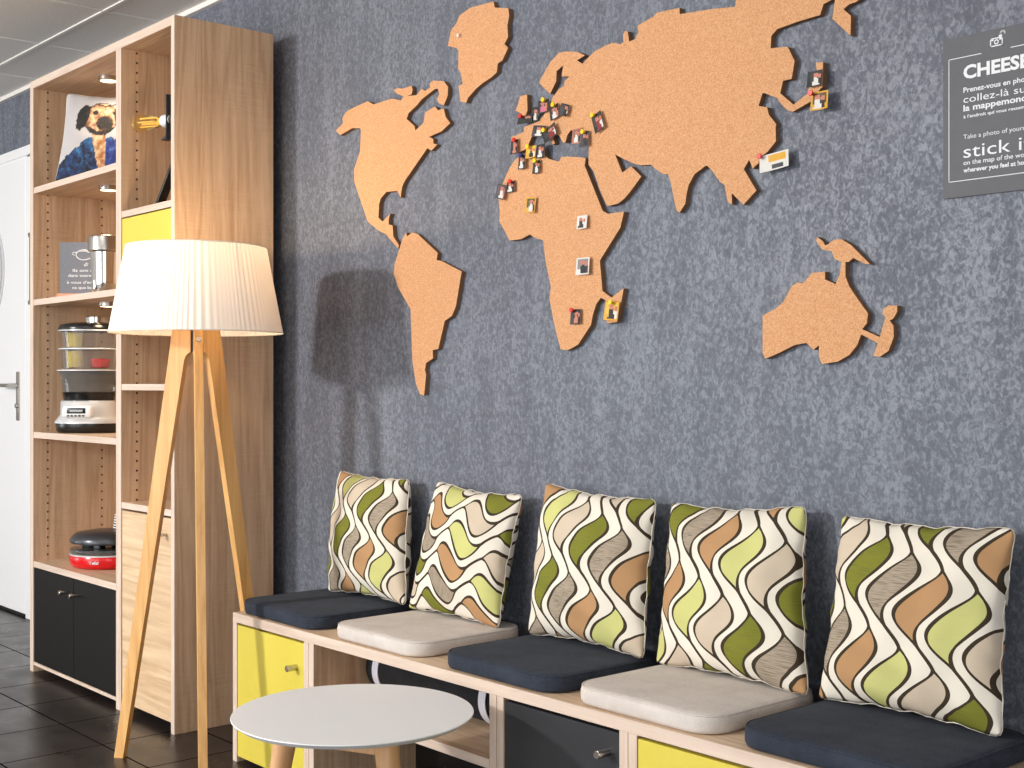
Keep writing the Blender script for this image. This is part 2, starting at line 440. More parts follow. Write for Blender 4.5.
# ------------------------------------------------------------------ tall shelf unit
FY, BY = 1.975, 2.352
sh = thing('shelf_unit', 'tall light oak shelf unit with open compartments, black and yellow doors', 'shelf unit', (-4.62, 2.15, 0))
def panel(name, x0, x1, y0, y1, z0, z1, mat, parent=sh): return obj(name, box(x0, x1, y0, y1, z0, z1, bev=.0008), mat, parent)
def banded(name, x0, x1, z0, z1, mat, emat, y0=FY, y1=BY):
    o = panel(name, x0, x1, y0 + .0015, y1, z0, z1, mat)
    obj('edge_band', box(x0, x1, y0, y0 + .0014, z0, z1), emat, o, smooth=0)
    return o
banded('side_panel', -5.28, -5.246, 0, 2.402, M_oak_hole, M_edge)
banded('divider_panel', -4.452, -4.41, 0, 2.372, M_oak_hole, M_edge)
banded('side_panel', -4.018, -3.994, 0, 2.402, M_oak, M_edge)
banded('top_panel', -5.246, -4.018, 2.372, 2.402, M_oak_x, M_edge_x)
panel('back_panel', -5.246, -4.018, BY - .012, BY, 0.02, 2.372, M_oak)
for zt in (1.968, 1.513, 0.975, 0.450): banded('shelf', -5.246, -4.452, zt - .024, zt, M_oak_x, M_edge_x, FY + .002, BY - .012)
banded('bottom_panel', -5.246, -4.452, 0.028, 0.040, M_oak_x, M_edge_x, FY + .002, BY - .012)
for zt in (1.787, 1.385, 1.170, 0.748): banded('shelf', -4.41, -4.018, zt - .022, zt, M_oak_x, M_edge_x, FY + .002, BY - .012)
banded('bottom_panel', -4.41, -4.018, 0.035, 0.05, M_oak_x, M_edge_x, FY + .03, BY - .012)
def knob(parent, x, z, y=FY, L=0.042, r=.0055):
    bm = B(); cyl(bm, (x, y, z), (x, y - L * .8, z), r, seg=20); cyl(bm, (x, y - L * .72, z), (x, y - L, z), 0.0095, seg=24, bev=.0012)
    o = obj('knob', bm, M_steel, parent); o['label'] = 'brushed steel bar knob'; return o
for (x0, x1, kx) in ((-5.244, -4.846, -4.885), (-4.842, -4.454, -4.785)):
    d = panel('door', x0, x1, FY + .003, FY + .021, 0.042, 0.424, M_black); d['label'] = 'black cabinet door'
    knob(d, kx, 0.368, FY + .003)
d = panel('door', -4.407, -4.021, FY + .003, FY + .021, 1.409, 1.760, M_yellow); d['label'] = 'yellow cabinet door'; knob(d, -4.35, 1.45, FY + .003)
d = panel('door', -4.407, -4.021, FY + .003, FY + .021, 0.034, 0.718, M_doorwood); d['label'] = 'pale oak cabinet door'; knob(d, -4.055, 0.662, FY + .003)
# puck lights under the three upper shelves of the wide column
for z, lb in ((2.372, 'lit round puck light under the top panel above the dog cushion'), (1.944, 'lit round puck light under the shelf that carries the dog cushion'), (1.489, 'lit round puck light under the shelf with the steel pot')):
    t = thing('puck_light', lb, 'light', (-4.86, 2.125, z - .017), 'puck lights in the shelf unit')
    bm = B(); lathe(bm, [(.034, 0), (.038, .002), (.038, .0158)], (-4.86, 2.125, z - .016), 40); obj('housing', bm, M_steel, t)
    bm = B(); lathe(bm, [(.010, 0), (.031, .002), (.031, .004)], (-4.86, 2.125, z - .0185), 40); obj('lens', bm, M_puck, t)
    l = bpy.data.lights.new('puck_glow', 'SPOT'); l.energy = 5; l.color = (1, .82, .6); l.spot_size = math.radians(150); l.spot_blend = 1; l.shadow_soft_size = .03
    lo = bpy.data.objects.new('puck_glow', l); C.objects.link(lo); lo.parent = t; lo.location = (0, 0, -.008)

# ------------------------------------------------------------------ cushions (pillow shape between four corners)
def pillow(name, corners, T, mat, label, cat, group, n=56, bulge=0.02, colfn=None, wrinkle=0.006, seed=1, pin=0.045, base=None):
    """corners: top-left, top-right, bottom-right, bottom-left (seen from the camera); T = full thickness"""
    tl, tr, br, bl = [Vector(c) for c in corners]
    rnd = random.Random(seed)
    ph = [rnd.uniform(0, 6.28) for _ in range(8)]
    nrm = (tr - tl + br - bl).cross(tl - bl + tr - br).normalized()   # points away from the wall or to it
    if nrm.y > 0: nrm = -nrm
    W = ((tr - tl).length + (br - bl).length) / 2; H = ((tl - bl).length + (tr - br).length) / 2
    bm = B(); uvl = bm.loops.layers.uv.new('UVMap'); cl = bm.loops.layers.color.new('Col') if colfn else None
    def pt(i, j, side):
        a = i / n; b = j / n
        # inward pinch of the four sides keeps pointed corners
        u = a * 2 - 1; v = b * 2 - 1
        rc = .035 * (abs(u) ** 14) * (abs(v) ** 14)
        u *= 1 - rc; v *= 1 - rc
        uu = u * (1 - pin * (1 - v * v) ** 1.0 * 1.6 * abs(u)); vv = v * (1 - pin * (1 - u * u) * 1.6 * abs(v))
        s, t_ = (uu + 1) / 2, (vv + 1) / 2
        p = bl.lerp(br, s).lerp(tl.lerp(tr, s), t_)
        e = max(0.0, (1 - u * u)) * max(0.0, (1 - v * v))
        h = T / 2 * (e ** 0.5)
        h += wrinkle * math.sin(u * 9 + v * 5 + ph[0]) * math.sin(v * 8 - u * 3 + ph[1]) * e ** 0.3 * side
        edge = (1 - e) ** 3
        h += wrinkle * 0.9 * edge * e ** .2 * (math.sin(b * 34 + ph[2]) + math.sin(a * 31 + ph[3])) * 0.5
        rim = (1 - e) ** 6
        q = (Vector((u, 0, v))).normalized() if (u or v) else Vector((0, 0, 0))
        p = p + q * (rim * wrinkle * .36 * (math.sin(b * 23 + ph[4]) + math.sin(a * 27 + ph[5]) + .6 * math.sin((a + b) * 55 + ph[6])) * max(0, 1 - (u * v) ** 4))
        return p + nrm * (h * side)
    V = {}
    for side in (1, -1):
        for i in range(n + 1):
            for j in range(n + 1):
                if side == -1 and (i in (0, n) or j in (0, n)): V[(i, j, -1)] = V[(i, j, 1)]
                else: V[(i, j, side)] = bm.verts.new(pt(i, j, side))
    for side in (1, -1):
        for i in range(n):
            for j in range(n):
                q = [(i, j), (i + 1, j), (i + 1, j + 1), (i, j + 1)]
                f = bm.faces.new([V[(a, b, side)] for a, b in q])
                for lp, (a, b) in zip(f.loops, q):
                    lp[uvl].uv = (a / n * W * (1 if side == 1 else -1), b / n * H)
                    if cl: lp[cl] = s2l(colfn(a / n, b / n)) if side == 1 else s2l((225, 222, 218))
    o = obj(name, bm, mat, None, smooth=180, origin=tuple((bl + br) / 2))
    tag(o, label, cat, group)
    # piping along the seam
    path = [pt(i, 0, 0) for i in range(0, n, 2)] + [pt(n, j, 0) for j in range(0, n, 2)] + [pt(i, n, 0) for i in range(n, 0, -2)] + [pt(0, j, 0) for j in range(n, 0, -2)]
    bm = B(); tube(bm, path, 0.0013, 6, True)
    obj('seam', bm, M_seam, o, smooth=180)
    return o
M_seam = fabric('cream_cord', (214, 204, 188), (240, 232, 218), 900, 0.1)

PIL = [
 ([(-3.579, 2.355, .888), (-3.188, 2.355, .880), (-3.112, 2.285, .508), (-3.54, 2.285, .500)], dict(off=(0.35, 0.1), seed=1.0, D=0.066, P=0.186), 'wave patterned cushion in the far left corner, nearest the floor lamp'),
 ([(-3.048, 2.355, .885), (-2.665, 2.355, .868), (-2.685, 2.285, .500), (-3.10, 2.285, .502)], dict(rotate=True, off=(0.2, 0.3), seed=2.0, D=0.070, P=0.186), 'cushion whose printed waves run sideways, on the first pale seat pad'),
 ([(-2.575, 2.355, .905), (-2.168, 2.355, .888), (-2.145, 2.285, .502), (-2.57, 2.285, .503)], dict(off=(0.1, 0.55), seed=3.0), 'wave patterned cushion standing in the middle of the row of five'),
 ([(-2.122, 2.355, .885), (-1.722, 2.355, .905), (-1.665, 2.285, .500), (-2.11, 2.285, .500)], dict(off=(0.55, 0.35), seed=7.0), 'wave patterned cushion on the second pale seat pad'),
 ([(-1.632, 2.355, .890), (-1.236, 2.355, .896), (-1.225, 2.285, .502), (-1.645, 2.285, .502)], dict(off=(0.95, 0.62), seed=5.0), 'largest looking wave patterned cushion, nearest the camera at the right end'),
]
for i, (cr, kw, lb) in enumerate(PIL):
    pillow('throw_cushion', cr, 0.15, wave_mat('wave_print_fabric', **kw), lb, 'cushion', 'wave patterned throw cushions on the bench', seed=i + 3)

# seat pads
def pad(x0, x1, mat, label, rot=0.0, y0=1.99, y1=2.375):
    z0 = 0.461; h = 0.04; r = 0.065
    pts = []
    for (cx, cy, a0) in ((x1 - r, y0 + r, -90), (x1 - r, y1 - r, 0), (x0 + r, y1 - r, 90), (x0 + r, y0 + r, 180)):
        for k_ in range(9):
            a = math.radians(a0 + k_ * 90 / 8); pts.append(Vector((cx + r * math.cos(a), cy + r * math.sin(a), 0)))
    c = Vector(((x0 + x1) / 2, (y0 + y1) / 2, 0)); R = Matrix.Rotation(math.radians(rot), 3, 'Z')
    bm = B(); rings = []
    for s, z in ((0.93, 0), (0.985, .002), (1.0, .010), (1.0, .028), (0.99, .035), (0.965, .0395), (0.90, .041), (0.7, .0425), (0.4, .043), (0.12, .0432)):
        rings.append([bm.verts.new(R @ ((p - c) * (1 - (1 - s) * 0.9) ) + c + Vector((0, 0, z0 + z))) for p in pts])
    for a, b in zip(rings, rings[1:]):
        for i in range(len(pts)):
            j = (i + 1) % len(pts); bm.faces.new((a[i], a[j], b[j], b[i]))
    bm.faces.new(rings[0]); bm.faces.new(rings[-1])
    o = obj('seat_pad', bm, mat, None, smooth=60); tag(o, label, 'seat pad', 'flat square seat pads on the bench')
    for s, z in ((0.985, .0375),):
        path = [R @ ((p - c) * s) + c + Vector((0, 0, z0 + z)) for p in pts]
        bm = B(); tube(bm, path, 0.0022, 6, True); obj('piping', bm, mat, o)
    return o
pad(-3.60, -3.165, M_dark_fab, 'dark slate seat pad at the far left end of the bench', 0)
pad(-3.08, -2.67, M_light_fab, 'pale beige seat pad under the sideways wave cushion')
pad(-2.58, -2.155, M_dark_fab, 'dark slate seat pad between the two pale pads')
pad(-2.10, -1.69, M_light_fab, 'pale grey seat pad nearest the camera, above the yellow drawer')
pad(-1.637, -1.20, M_dark_fab, 'dark slate seat pad at the right end nearest the camera')

# ------------------------------------------------------------------ bench
top = obj('bench_worktop', box(-3.606, -1.04, 1.982, 2.40, .432, .460, bev=.001), M_oak_x)
tag(top, 'long light oak bench board carrying the five seat pads', 'bench')
obj('edge_band', box(-3.606, -1.04, 1.980, 1.982, .432, .460), M_edge_x, top, smooth=0)
BF, BB = 1.98, 2.40
def cab(x0, x1, label, z0=0.0):
    t = thing('bench_cabinet', label, 'cabinet', ((x0 + x1) / 2, 2.18, 0), 'low cabinets under the bench top')
    for xa, xb in ((x0, x0 + .0245), (x1 - .0245, x1)):
        o = obj('side_panel', box(xa, xb, BF + .0015, BB, 0, .4315, bev=.0008), M_oak, t)
        obj('edge_band', box(xa, xb, BF, BF + .0014, 0, .4315), M_edge, o, smooth=0)
    return t
t = cab(-3.606, -3.168, 'low oak cabinet with a yellow door beside the floor lamp')
d = obj('door', box(-3.580, -3.194, BF + .002, BF + .020, .018, .424, bev=.001), M_yellow, t); d['label'] = 'yellow door'; knob(d, -3.236, .350, BF + .002, .034, .0088)
obj('bottom_panel', box(-3.58, -3.194, BF + .022, BB, .02, .04), M_oak_x, t)
t = cab(-3.166, -2.339, 'open oak bench compartment holding the black roll bag')
o = obj('shelf', box(-3.1405, -2.3645, BF + .0015, BB - .012, .252, .275, bev=.0008), M_oak_x, t); obj('edge_band', box(-3.1405, -2.3645, BF, BF + .0014, .252, .275), M_edge_x, o, smooth=0)
obj('back_panel', box(-3.1405, -2.3645, BB - .012, BB, .252, .431), M_oak_x, t)
obj('added_shade_panel', box(-3.1405, -2.3645, BB - .06, BB - .013, 0, .251), M_blackplastic, t)  # black sheet added for the shade under the open shelf
t = cab(-2.337, -1.908, 'low oak cabinet with a charcoal front and steel knob')
d = obj('drawer', box(-2.311, -1.934, BF + .002, BF + .020, .018, .424, bev=.001), M_char, t); d['label'] = 'charcoal grey front'; knob(d, -1.968, .377, BF + .002, .036, .0088)
t = cab(-1.906, -1.045, 'low oak cabinet with a yellow front at the right end of the bench')
d = obj('drawer', box(-1.880, -1.071, BF + .002, BF + .020, .018, .424, bev=.001), M_yellow, t); d['label'] = 'yellow front'

# black roll bag in the open compartment
rb = thing('roll_bag', 'black roll bag with pale straps lying in the open bench compartment', 'bag', (-2.82, 2.205, .275))
prof = [(0.0, 0.0), (.05, .003), (.068, .016), (.0725, .045), (.0725, .54), (.068, .585), (.05, .60), (0.0, .603)]
bm = B(); lathe(bm, [(max(r, .001), z) for r, z in prof], (-3.125, 2.205, .3485), 40, Matrix.Rotation(PI / 2, 4, 'Y'))
obj('body', bm, M_bag, rb)
for x in (-3.055, -2.575):
    bm = B(); ring(bm, (0, 0), .073, .0755, -.014, .014, 48)
    bmesh.ops.transform(bm, matrix=Matrix.Translation((x, 2.205, .3485)) @ Matrix.Rotation(PI / 2, 4, 'Z'), verts=bm.verts)
    obj('strap', bm, M_strap, rb)

# ------------------------------------------------------------------ floor lamp
LX, LY = -3.661, 1.886
fl = thing('floor_lamp', 'wooden tripod floor lamp with a pleated cream drum shade', 'lamp', (LX, LY, 0))
def lampleg(ang):
    ca, sa = math.cos(ang), math.sin(ang); th = .0125
    def fn(r, z, d): return (LX + ca * r - sa * d, LY + sa * r + ca * d, z)
    poly = [(.245, 0), (.275, 0), (.077, 1.335), (.066, 1.41), (.0155, 1.41), (.0155, 1.268), (.020, 1.2675), (.027, 1.262), (.033, 1.254), (.037, 1.243)]
    bm = prism(B(), poly, fn, -th, th)
    return obj('leg', bm, M_bamboo, fl, smooth=25)
A0 = math.radians(336.6)
for q in range(3): lampleg(A0 + q * 2 * PI / 3)
bm = B(); cyl(bm, (LX, LY, 1.27), (LX, LY, 1.43), .0150, seg=24); obj('hub', bm, M_darkmetal, fl)
for q in range(3):
    a = A0 + q * 2 * PI / 3; n = Vector((math.cos(a), math.sin(a), .14)).normalized(); p = Vector((LX + math.cos(a) * .0805, LY + math.sin(a) * .0805, 1.306))
    bm = B(); cyl(bm, p - n * .002, p + n * .003, .0085, seg=24, bev=.0008); cyl(bm, p + n * .003, p + n * .0045, .004, seg=6)
    s = obj('screw', bm, M_steel, fl); s['label'] = 'round steel screw'
# pleated shade
k = NT('pleated_cream_fabric', 0.9, 0, 0.1)
k.color(s2l((252, 247, 240))); k.b.inputs['Subsurface Weight'].default_value = 0.0
tr_ = k.n('ShaderNodeBsdfTranslucent'); tr_.inputs[0].default_value = s2l((255, 240, 218))
mx = k.n('ShaderNodeMixShader'); mx.inputs[0].default_value = 0.2
out = k.t.nodes['Material Output']
k.t.links.new(k.b.outputs[0], mx.inputs[1]); k.t.links.new(tr_.outputs[0], mx.inputs[2]); k.t.links.new(mx.outputs[0], out.inputs[0])
M_shade = k.m
bm = B(); seg = 480; rings = []
rr = random.Random(4); jit = [rr.uniform(-.35, .35) for _ in range(96)]
for s in range(13):
    t_ = s / 12; r = .262 + (.212 - .262) * t_; z = 1.328 + (1.592 - 1.328) * t_
    rg = []
    for i in range(seg):
        a = 2 * PI * i / seg; pl = a / (2 * PI) * 96 + .35 * math.sin(a * 7) + .3 * math.sin(a * 11 + 1)
        m_ = pl - math.floor(pl); j = jit[int(pl) % 96]
        d = (0.5 - abs(m_ - 0.5 - j * .3 * (t_ - .5))) * .0055 * (.7 + .5 * math.sin(a * 5 + 2 * math.sin(a * 3)))
        tw = a + 0.0
        rg.append(bm.verts.new((LX + math.cos(tw) * (r + d), LY + math.sin(tw) * (r + d), z)))
    rings.append(rg)
for a, b in zip(rings, rings[1:]):
    for i in range(seg): bm.faces.new((a[i], a[(i + 1) % seg], b[(i + 1) % seg], b[i]))
shd = obj('lamp_shade', bm, M_shade, fl, smooth=180)
for r, z in ((.2625, 1.328), (.2125, 1.592)):
    bm = B(); tube(bm, [(LX + math.cos(2 * PI * i / 96) * (r + .001), LY + math.sin(2 * PI * i / 96) * (r + .001), z) for i in range(96)], .0020, 8, True)
    obj('rim', bm, M_seam, shd)
bm = B()
for q in range(3):
    a = A0 + .5 + q * 2 * PI / 3; tube(bm, [(LX, LY, 1.46), (LX + math.cos(a) * .12, LY + math.sin(a) * .12, 1.56), (LX + math.cos(a) * .205, LY + math.sin(a) * .205, 1.585)], .002, 6)
obj('shade_carrier', bm, M_steel, fl)
bm = B(); cyl(bm, (LX, LY, 1.41), (LX, LY, 1.47), .020, seg=24); obj('bulb_socket', bm, M_blackplastic, fl)
bm = B(); lathe(bm, [(.013, 0), (.016, .015), (.028, .04), (.031, .06), (.024, .083), (.010, .092)], (LX, LY, 1.468), 28); obj('bulb', bm, M_lampbulb, fl, smooth=80)
l = bpy.data.lights.new('lamp_glow', 'POINT'); l.energy = 5.5; l.color = (1, .70, .40); l.shadow_soft_size = .012
lo = bpy.data.objects.new('lamp_glow', l); C.objects.link(lo); lo.parent = fl; lo.location = (0, 0, 1.578)
bpy.data.objects['bulb'].visible_shadow = True

# ------------------------------------------------------------------ coffee table
TX, TY, TZ, TR = -2.44, 1.643, .43, .272
ct = thing('coffee_table', 'round white topped coffee table with pale beech legs in front of the bench', 'table', (TX, TY, 0))
bm = B(); lathe(bm, [(.02, -.018), (TR - .035, -.018), (TR - .012, -.012), (TR - .002, -.004), (TR, -.002), (TR - .001, 0), (.02, 0)], (TX, TY, TZ), 128); o = obj('tabletop', bm, M_tabletop, ct, smooth=20)
def tleg(px, py):
    d = Vector((px - TX, py - TY, 0)).normalized()
    top_ = Vector((TX, TY, 0)) + d * .145 + Vector((0, 0, TZ - .018)); bot = Vector((TX, TY, 0)) + d * .215
    bm = B(); cyl(bm, bot, top_, .014, .0275, 28); return obj('leg', bm, M_beech, ct, smooth=50)
angs = []
for ang in (-125.6, -5.6, 114.4):
    a = math.radians(ang); angs.append(a)
    tleg(TX + math.cos(a), TY + math.sin(a))
for q in range(3):
    pa = Vector((math.cos(angs[q]), math.sin(angs[q]), 0)) * .146; pb = Vector((math.cos(angs[(q + 1) % 3]), math.sin(angs[(q + 1) % 3]), 0)) * .146
    L = (pb - pa).length; Mx = Matrix.Translation(Vector((TX, TY, TZ - .0185)) + pa) @ Matrix.Rotation(math.atan2(pb.y - pa.y, pb.x - pa.x), 4, 'Z')
    bm = B(); bx(bm, .015, L - .015, -.010, .010, -.046, 0, .002); bmesh.ops.transform(bm, matrix=Mx, verts=bm.verts); obj('apron', bm, M_beech, ct)

# ------------------------------------------------------------------ cork world map
MAP = {
 'NA': [(-3660,2019),(-3633,2000),(-3563,2013),(-3518,2006),(-3511,1999),(-3517,1930),(-3551,1877),(-3551,1838),(-3522,1784),(-3472,1696),(-3412,1662),(-3369,1646),(-3326,1611),(-3305,1596),(-3300,1606),(-3331,1636),(-3335,1671),(-3356,1677),(-3356,1694),(-3347,1710),(-3390,1689),(-3412,1703),(-3409,1746),(-3399,1764),(-3369,1781),(-3310,1778),(-3292,1755),(-3284,1788),(-3269,1805),(-3153,1891),(-3134,1880),(-3104,1895),(-3124,1901),(-3124,1915),(-3146,1924),(-3082,1932),(-3041,1950),(-3062,1971),(-3072,1999),(-3101,1998),(-3115,2012),(-3164,2002),(-3174,1971),(-3214,1954),(-3219,1968),(-3260,1996),(-3250,2013),(-3204,2032),(-3179,2046),(-3115,2065),(-3101,2063),(-3094,2047),(-3106,2031),(-3096,2018),(-3072,2008),(-3053,2034),(-3051,2060),(-3072,2081),(-3125,2092),(-3143,2085),(-3140,2073),(-3164,2068),(-3184,2077),(-3209,2062),(-3258,2068),(-3234,2069),(-3229,2082),(-3234,2095),(-3286,2095),(-3307,2101),(-3330,2099),(-3312,2084),(-3275,2069),(-3291,2059),(-3338,2073),(-3440,2071),(-3473,2087),(-3575,2077),(-3604,2069),(-3621,2052),(-3615,2038)],
 'GR': [(-3053,2183),(-3041,2213),(-3037,2227),(-3011,2242),(-2997,2262),(-2946,2274),(-2840,2269),(-2834,2250),(-2775,2235),(-2771,2213),(-2779,2188),(-2776,2154),(-2792,2137),(-2776,2123),(-2801,2092),(-2821,2087),(-2825,2063),(-2848,2053),(-2888,2043),(-2919,2032),(-2955,2012),(-2965,1998),(-2992,2007),(-2997,2030),(-3001,2054),(-2981,2057),(-2992,2093),(-3003,2107),(-3001,2159),(-3011,2169)],
 'SA': [(-3300,1591),(-3282,1625),(-3263,1643),(-3257,1630),(-3232,1640),(-3202,1632),(-3102,1567),(-3107,1545),(-3084,1541),(-2986,1503),(-3014,1400),(-3033,1373),(-3067,1360),(-3099,1276),(-3127,1273),(-3125,1248),(-3160,1234),(-3166,1213),(-3160,1198),(-3170,1134),(-3190,1139),(-3212,1170),(-3230,1242),(-3240,1403),(-3304,1472),(-3329,1518),(-3325,1547)],
 'EU': [(-2644,2001),(-2639,2009),(-2617,2032),(-2600,2049),(-2565,2068),(-2540,2067),(-2494,2057),(-2464,2042),(-2494,2034),(-2473,2021),(-2445,2037),(-2429,2045),(-2389,2052),(-2361,2055),(-2332,2045),(-2322,2049),(-2323,2069),(-2317,2076),(-2307,2073),(-2304,2060),(-2302,2046),(-2281,2048),(-2269,2063),(-2272,2081),(-2216,2092),(-2206,2099),(-2131,2095),(-2130,2079),(-2026,2069),(-1957,2059),(-1955,2072),(-1949,2078),(-1919,2071),(-1907,2083),(-1841,2090),(-1772,2088),(-1692,2064),(-1640,2039),(-1610,2010),(-1613,2000),(-1625,1996),(-1641,1995),(-1656,1987),(-1637,1969),(-1638,1926),(-1685,1973),(-1677,2017),(-1708,2010),(-1717,1988),(-1779,1986),(-1834,1981),(-1851,1969),(-1853,1941),(-1806,1935),(-1804,1933),(-1786,1899),(-1794,1860),(-1818,1860),(-1826,1833),(-1789,1801),(-1752,1819),(-1746,1833),(-1723,1842),(-1728,1884),(-1709,1882),(-1710,1828),(-1718,1823),(-1737,1802),(-1791,1785),(-1806,1791),(-1824,1809),(-1835,1824),(-1871,1841),(-1876,1842),(-1888,1814),(-1863,1807),(-1858,1789),(-1837,1764),(-1839,1758),(-1838,1725),(-1862,1704),(-1882,1695),(-1887,1682),(-1905,1671),(-1915,1693),(-1931,1673),(-1894,1619),(-1932,1590),(-1967,1621),(-1966,1594),(-1979,1601),(-1989,1643),(-2003,1652),(-2023,1677),(-2041,1694),(-2047,1696),(-2082,1680),(-2101,1656),(-2108,1634),(-2112,1611),(-2131,1591),(-2141,1599),(-2150,1631),(-2160,1670),(-2168,1690),(-2184,1692),(-2213,1710),(-2226,1721),(-2263,1725),(-2284,1731),(-2323,1749),(-2352,1764),(-2326,1714),(-2295,1726),(-2271,1706),(-2259,1696),(-2290,1668),(-2317,1647),(-2340,1636),(-2374,1633),(-2382,1634),(-2408,1678),(-2431,1730),(-2450,1750),(-2450,1770),(-2448,1811),(-2452,1840),(-2518,1851),(-2532,1840),(-2539,1821),(-2550,1823),(-2564,1844),(-2595,1851),(-2581,1825),(-2590,1823),(-2614,1852),(-2646,1860),(-2671,1863),(-2688,1838),(-2691,1827),(-2732,1820),(-2765,1827),(-2761,1869),(-2738,1870),(-2708,1875),(-2708,1888),(-2669,1892),(-2646,1895),(-2620,1913),(-2598,1935),(-2592,1950),(-2565,1970),(-2544,1975),(-2544,1987),(-2534,1991),(-2524,1997),(-2554,2002),(-2548,2031),(-2574,2020),(-2576,1992),(-2600,1963),(-2630,1987)],
 'UK': [(-2724,1977),(-2695,1977),(-2693,1933),(-2701,1919),(-2714,1919),(-2721,1929),(-2744,1940),(-2732,1959)],
 'AF': [(-2462,1752),(-2458,1770),(-2473,1775),(-2527,1784),(-2552,1786),(-2561,1775),(-2603,1788),(-2620,1801),(-2623,1819),(-2678,1818),(-2724,1811),(-2746,1804),(-2771,1782),(-2792,1753),(-2805,1732),(-2821,1712),(-2816,1692),(-2812,1661),(-2815,1636),(-2787,1600),(-2770,1576),(-2720,1576),(-2683,1586),(-2671,1579),(-2651,1571),(-2631,1566),(-2628,1562),(-2619,1508),(-2597,1434),(-2603,1404),(-2588,1349),(-2574,1306),(-2558,1264),(-2532,1261),(-2511,1267),(-2489,1276),(-2441,1326),(-2433,1355),(-2421,1380),(-2404,1396),(-2381,1386),(-2389,1347),(-2381,1328),(-2345,1330),(-2332,1373),(-2321,1416),(-2365,1394),(-2398,1413),(-2402,1446),(-2408,1493),(-2398,1504),(-2333,1573),(-2320,1613),(-2377,1613),(-2397,1622)],
 'AU': [(-1876,1328),(-1840,1342),(-1818,1356),(-1794,1391),(-1778,1399),(-1764,1396),(-1738,1418),(-1704,1418),(-1704,1401),(-1676,1389),(-1666,1409),(-1661,1436),(-1681,1446),(-1686,1462),(-1712,1468),(-1727,1487),(-1725,1497),(-1709,1485),(-1704,1476),(-1696,1478),(-1681,1487),(-1661,1486),(-1636,1471),(-1616,1452),(-1589,1427),(-1601,1428),(-1631,1443),(-1643,1435),(-1651,1436),(-1651,1404),(-1641,1382),(-1621,1355),(-1594,1321),(-1597,1300),(-1609,1288),(-1565,1270),(-1558,1292),(-1551,1311),(-1558,1319),(-1556,1329),(-1544,1336),(-1523,1335),(-1523,1322),(-1532,1308),(-1541,1304),(-1532,1293),(-1531,1269),(-1544,1240),(-1565,1228),(-1581,1230),(-1570,1257),(-1611,1277),(-1621,1254),(-1641,1233),(-1671,1219),(-1712,1214),(-1720,1230),(-1720,1256),(-1735,1246),(-1754,1262),(-1786,1258),(-1829,1241),(-1868,1228),(-1876,1242)],
}

WL = {
 'NA': 'cork cut-out of North America, left end of the wall map', 'GR': 'cork cut-out of Greenland at the top of the wall map',
 'SA': 'cork cut-out of South America above the left cushions', 'EU': 'large cork cut-out of Europe and Asia joined, top of the wall map',
 'UK': 'tiny cork cut-out of the British Isles beside Europe', 'AF': 'cork cut-out of Africa with Madagascar, middle of the wall map',
 'AU': 'cork cut-out of Australia with a bird shaped island above and New Zealand'}
NM = {'NA': 'cork_continent', 'GR': 'cork_island', 'SA': 'cork_continent', 'EU': 'cork_continent', 'UK': 'cork_island', 'AF': 'cork_continent', 'AU': 'cork_continent'}
for key, poly in MAP.items():
    if key == 'AF': poly = [(x - (3 if (z > 1730 and x > -2700) else 0), z - (2 if z > 1730 else 0)) for x, z in poly]
    p2 = [(x / 1000, z / 1000) for x, z in poly]
    cl = []
    for q in p2:
        if not cl or (abs(q[0] - cl[-1][0]) + abs(q[1] - cl[-1][1])) > .0008: cl.append(q)
    bm = prism(B(), cl, lambda u, v, d: (u, d, v), 2.394, 2.4098)
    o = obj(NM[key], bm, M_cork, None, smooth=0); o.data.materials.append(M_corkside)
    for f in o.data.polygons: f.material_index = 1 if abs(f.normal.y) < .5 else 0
    tag(o, WL[key], 'cork map piece', 'cork pieces of the world map')

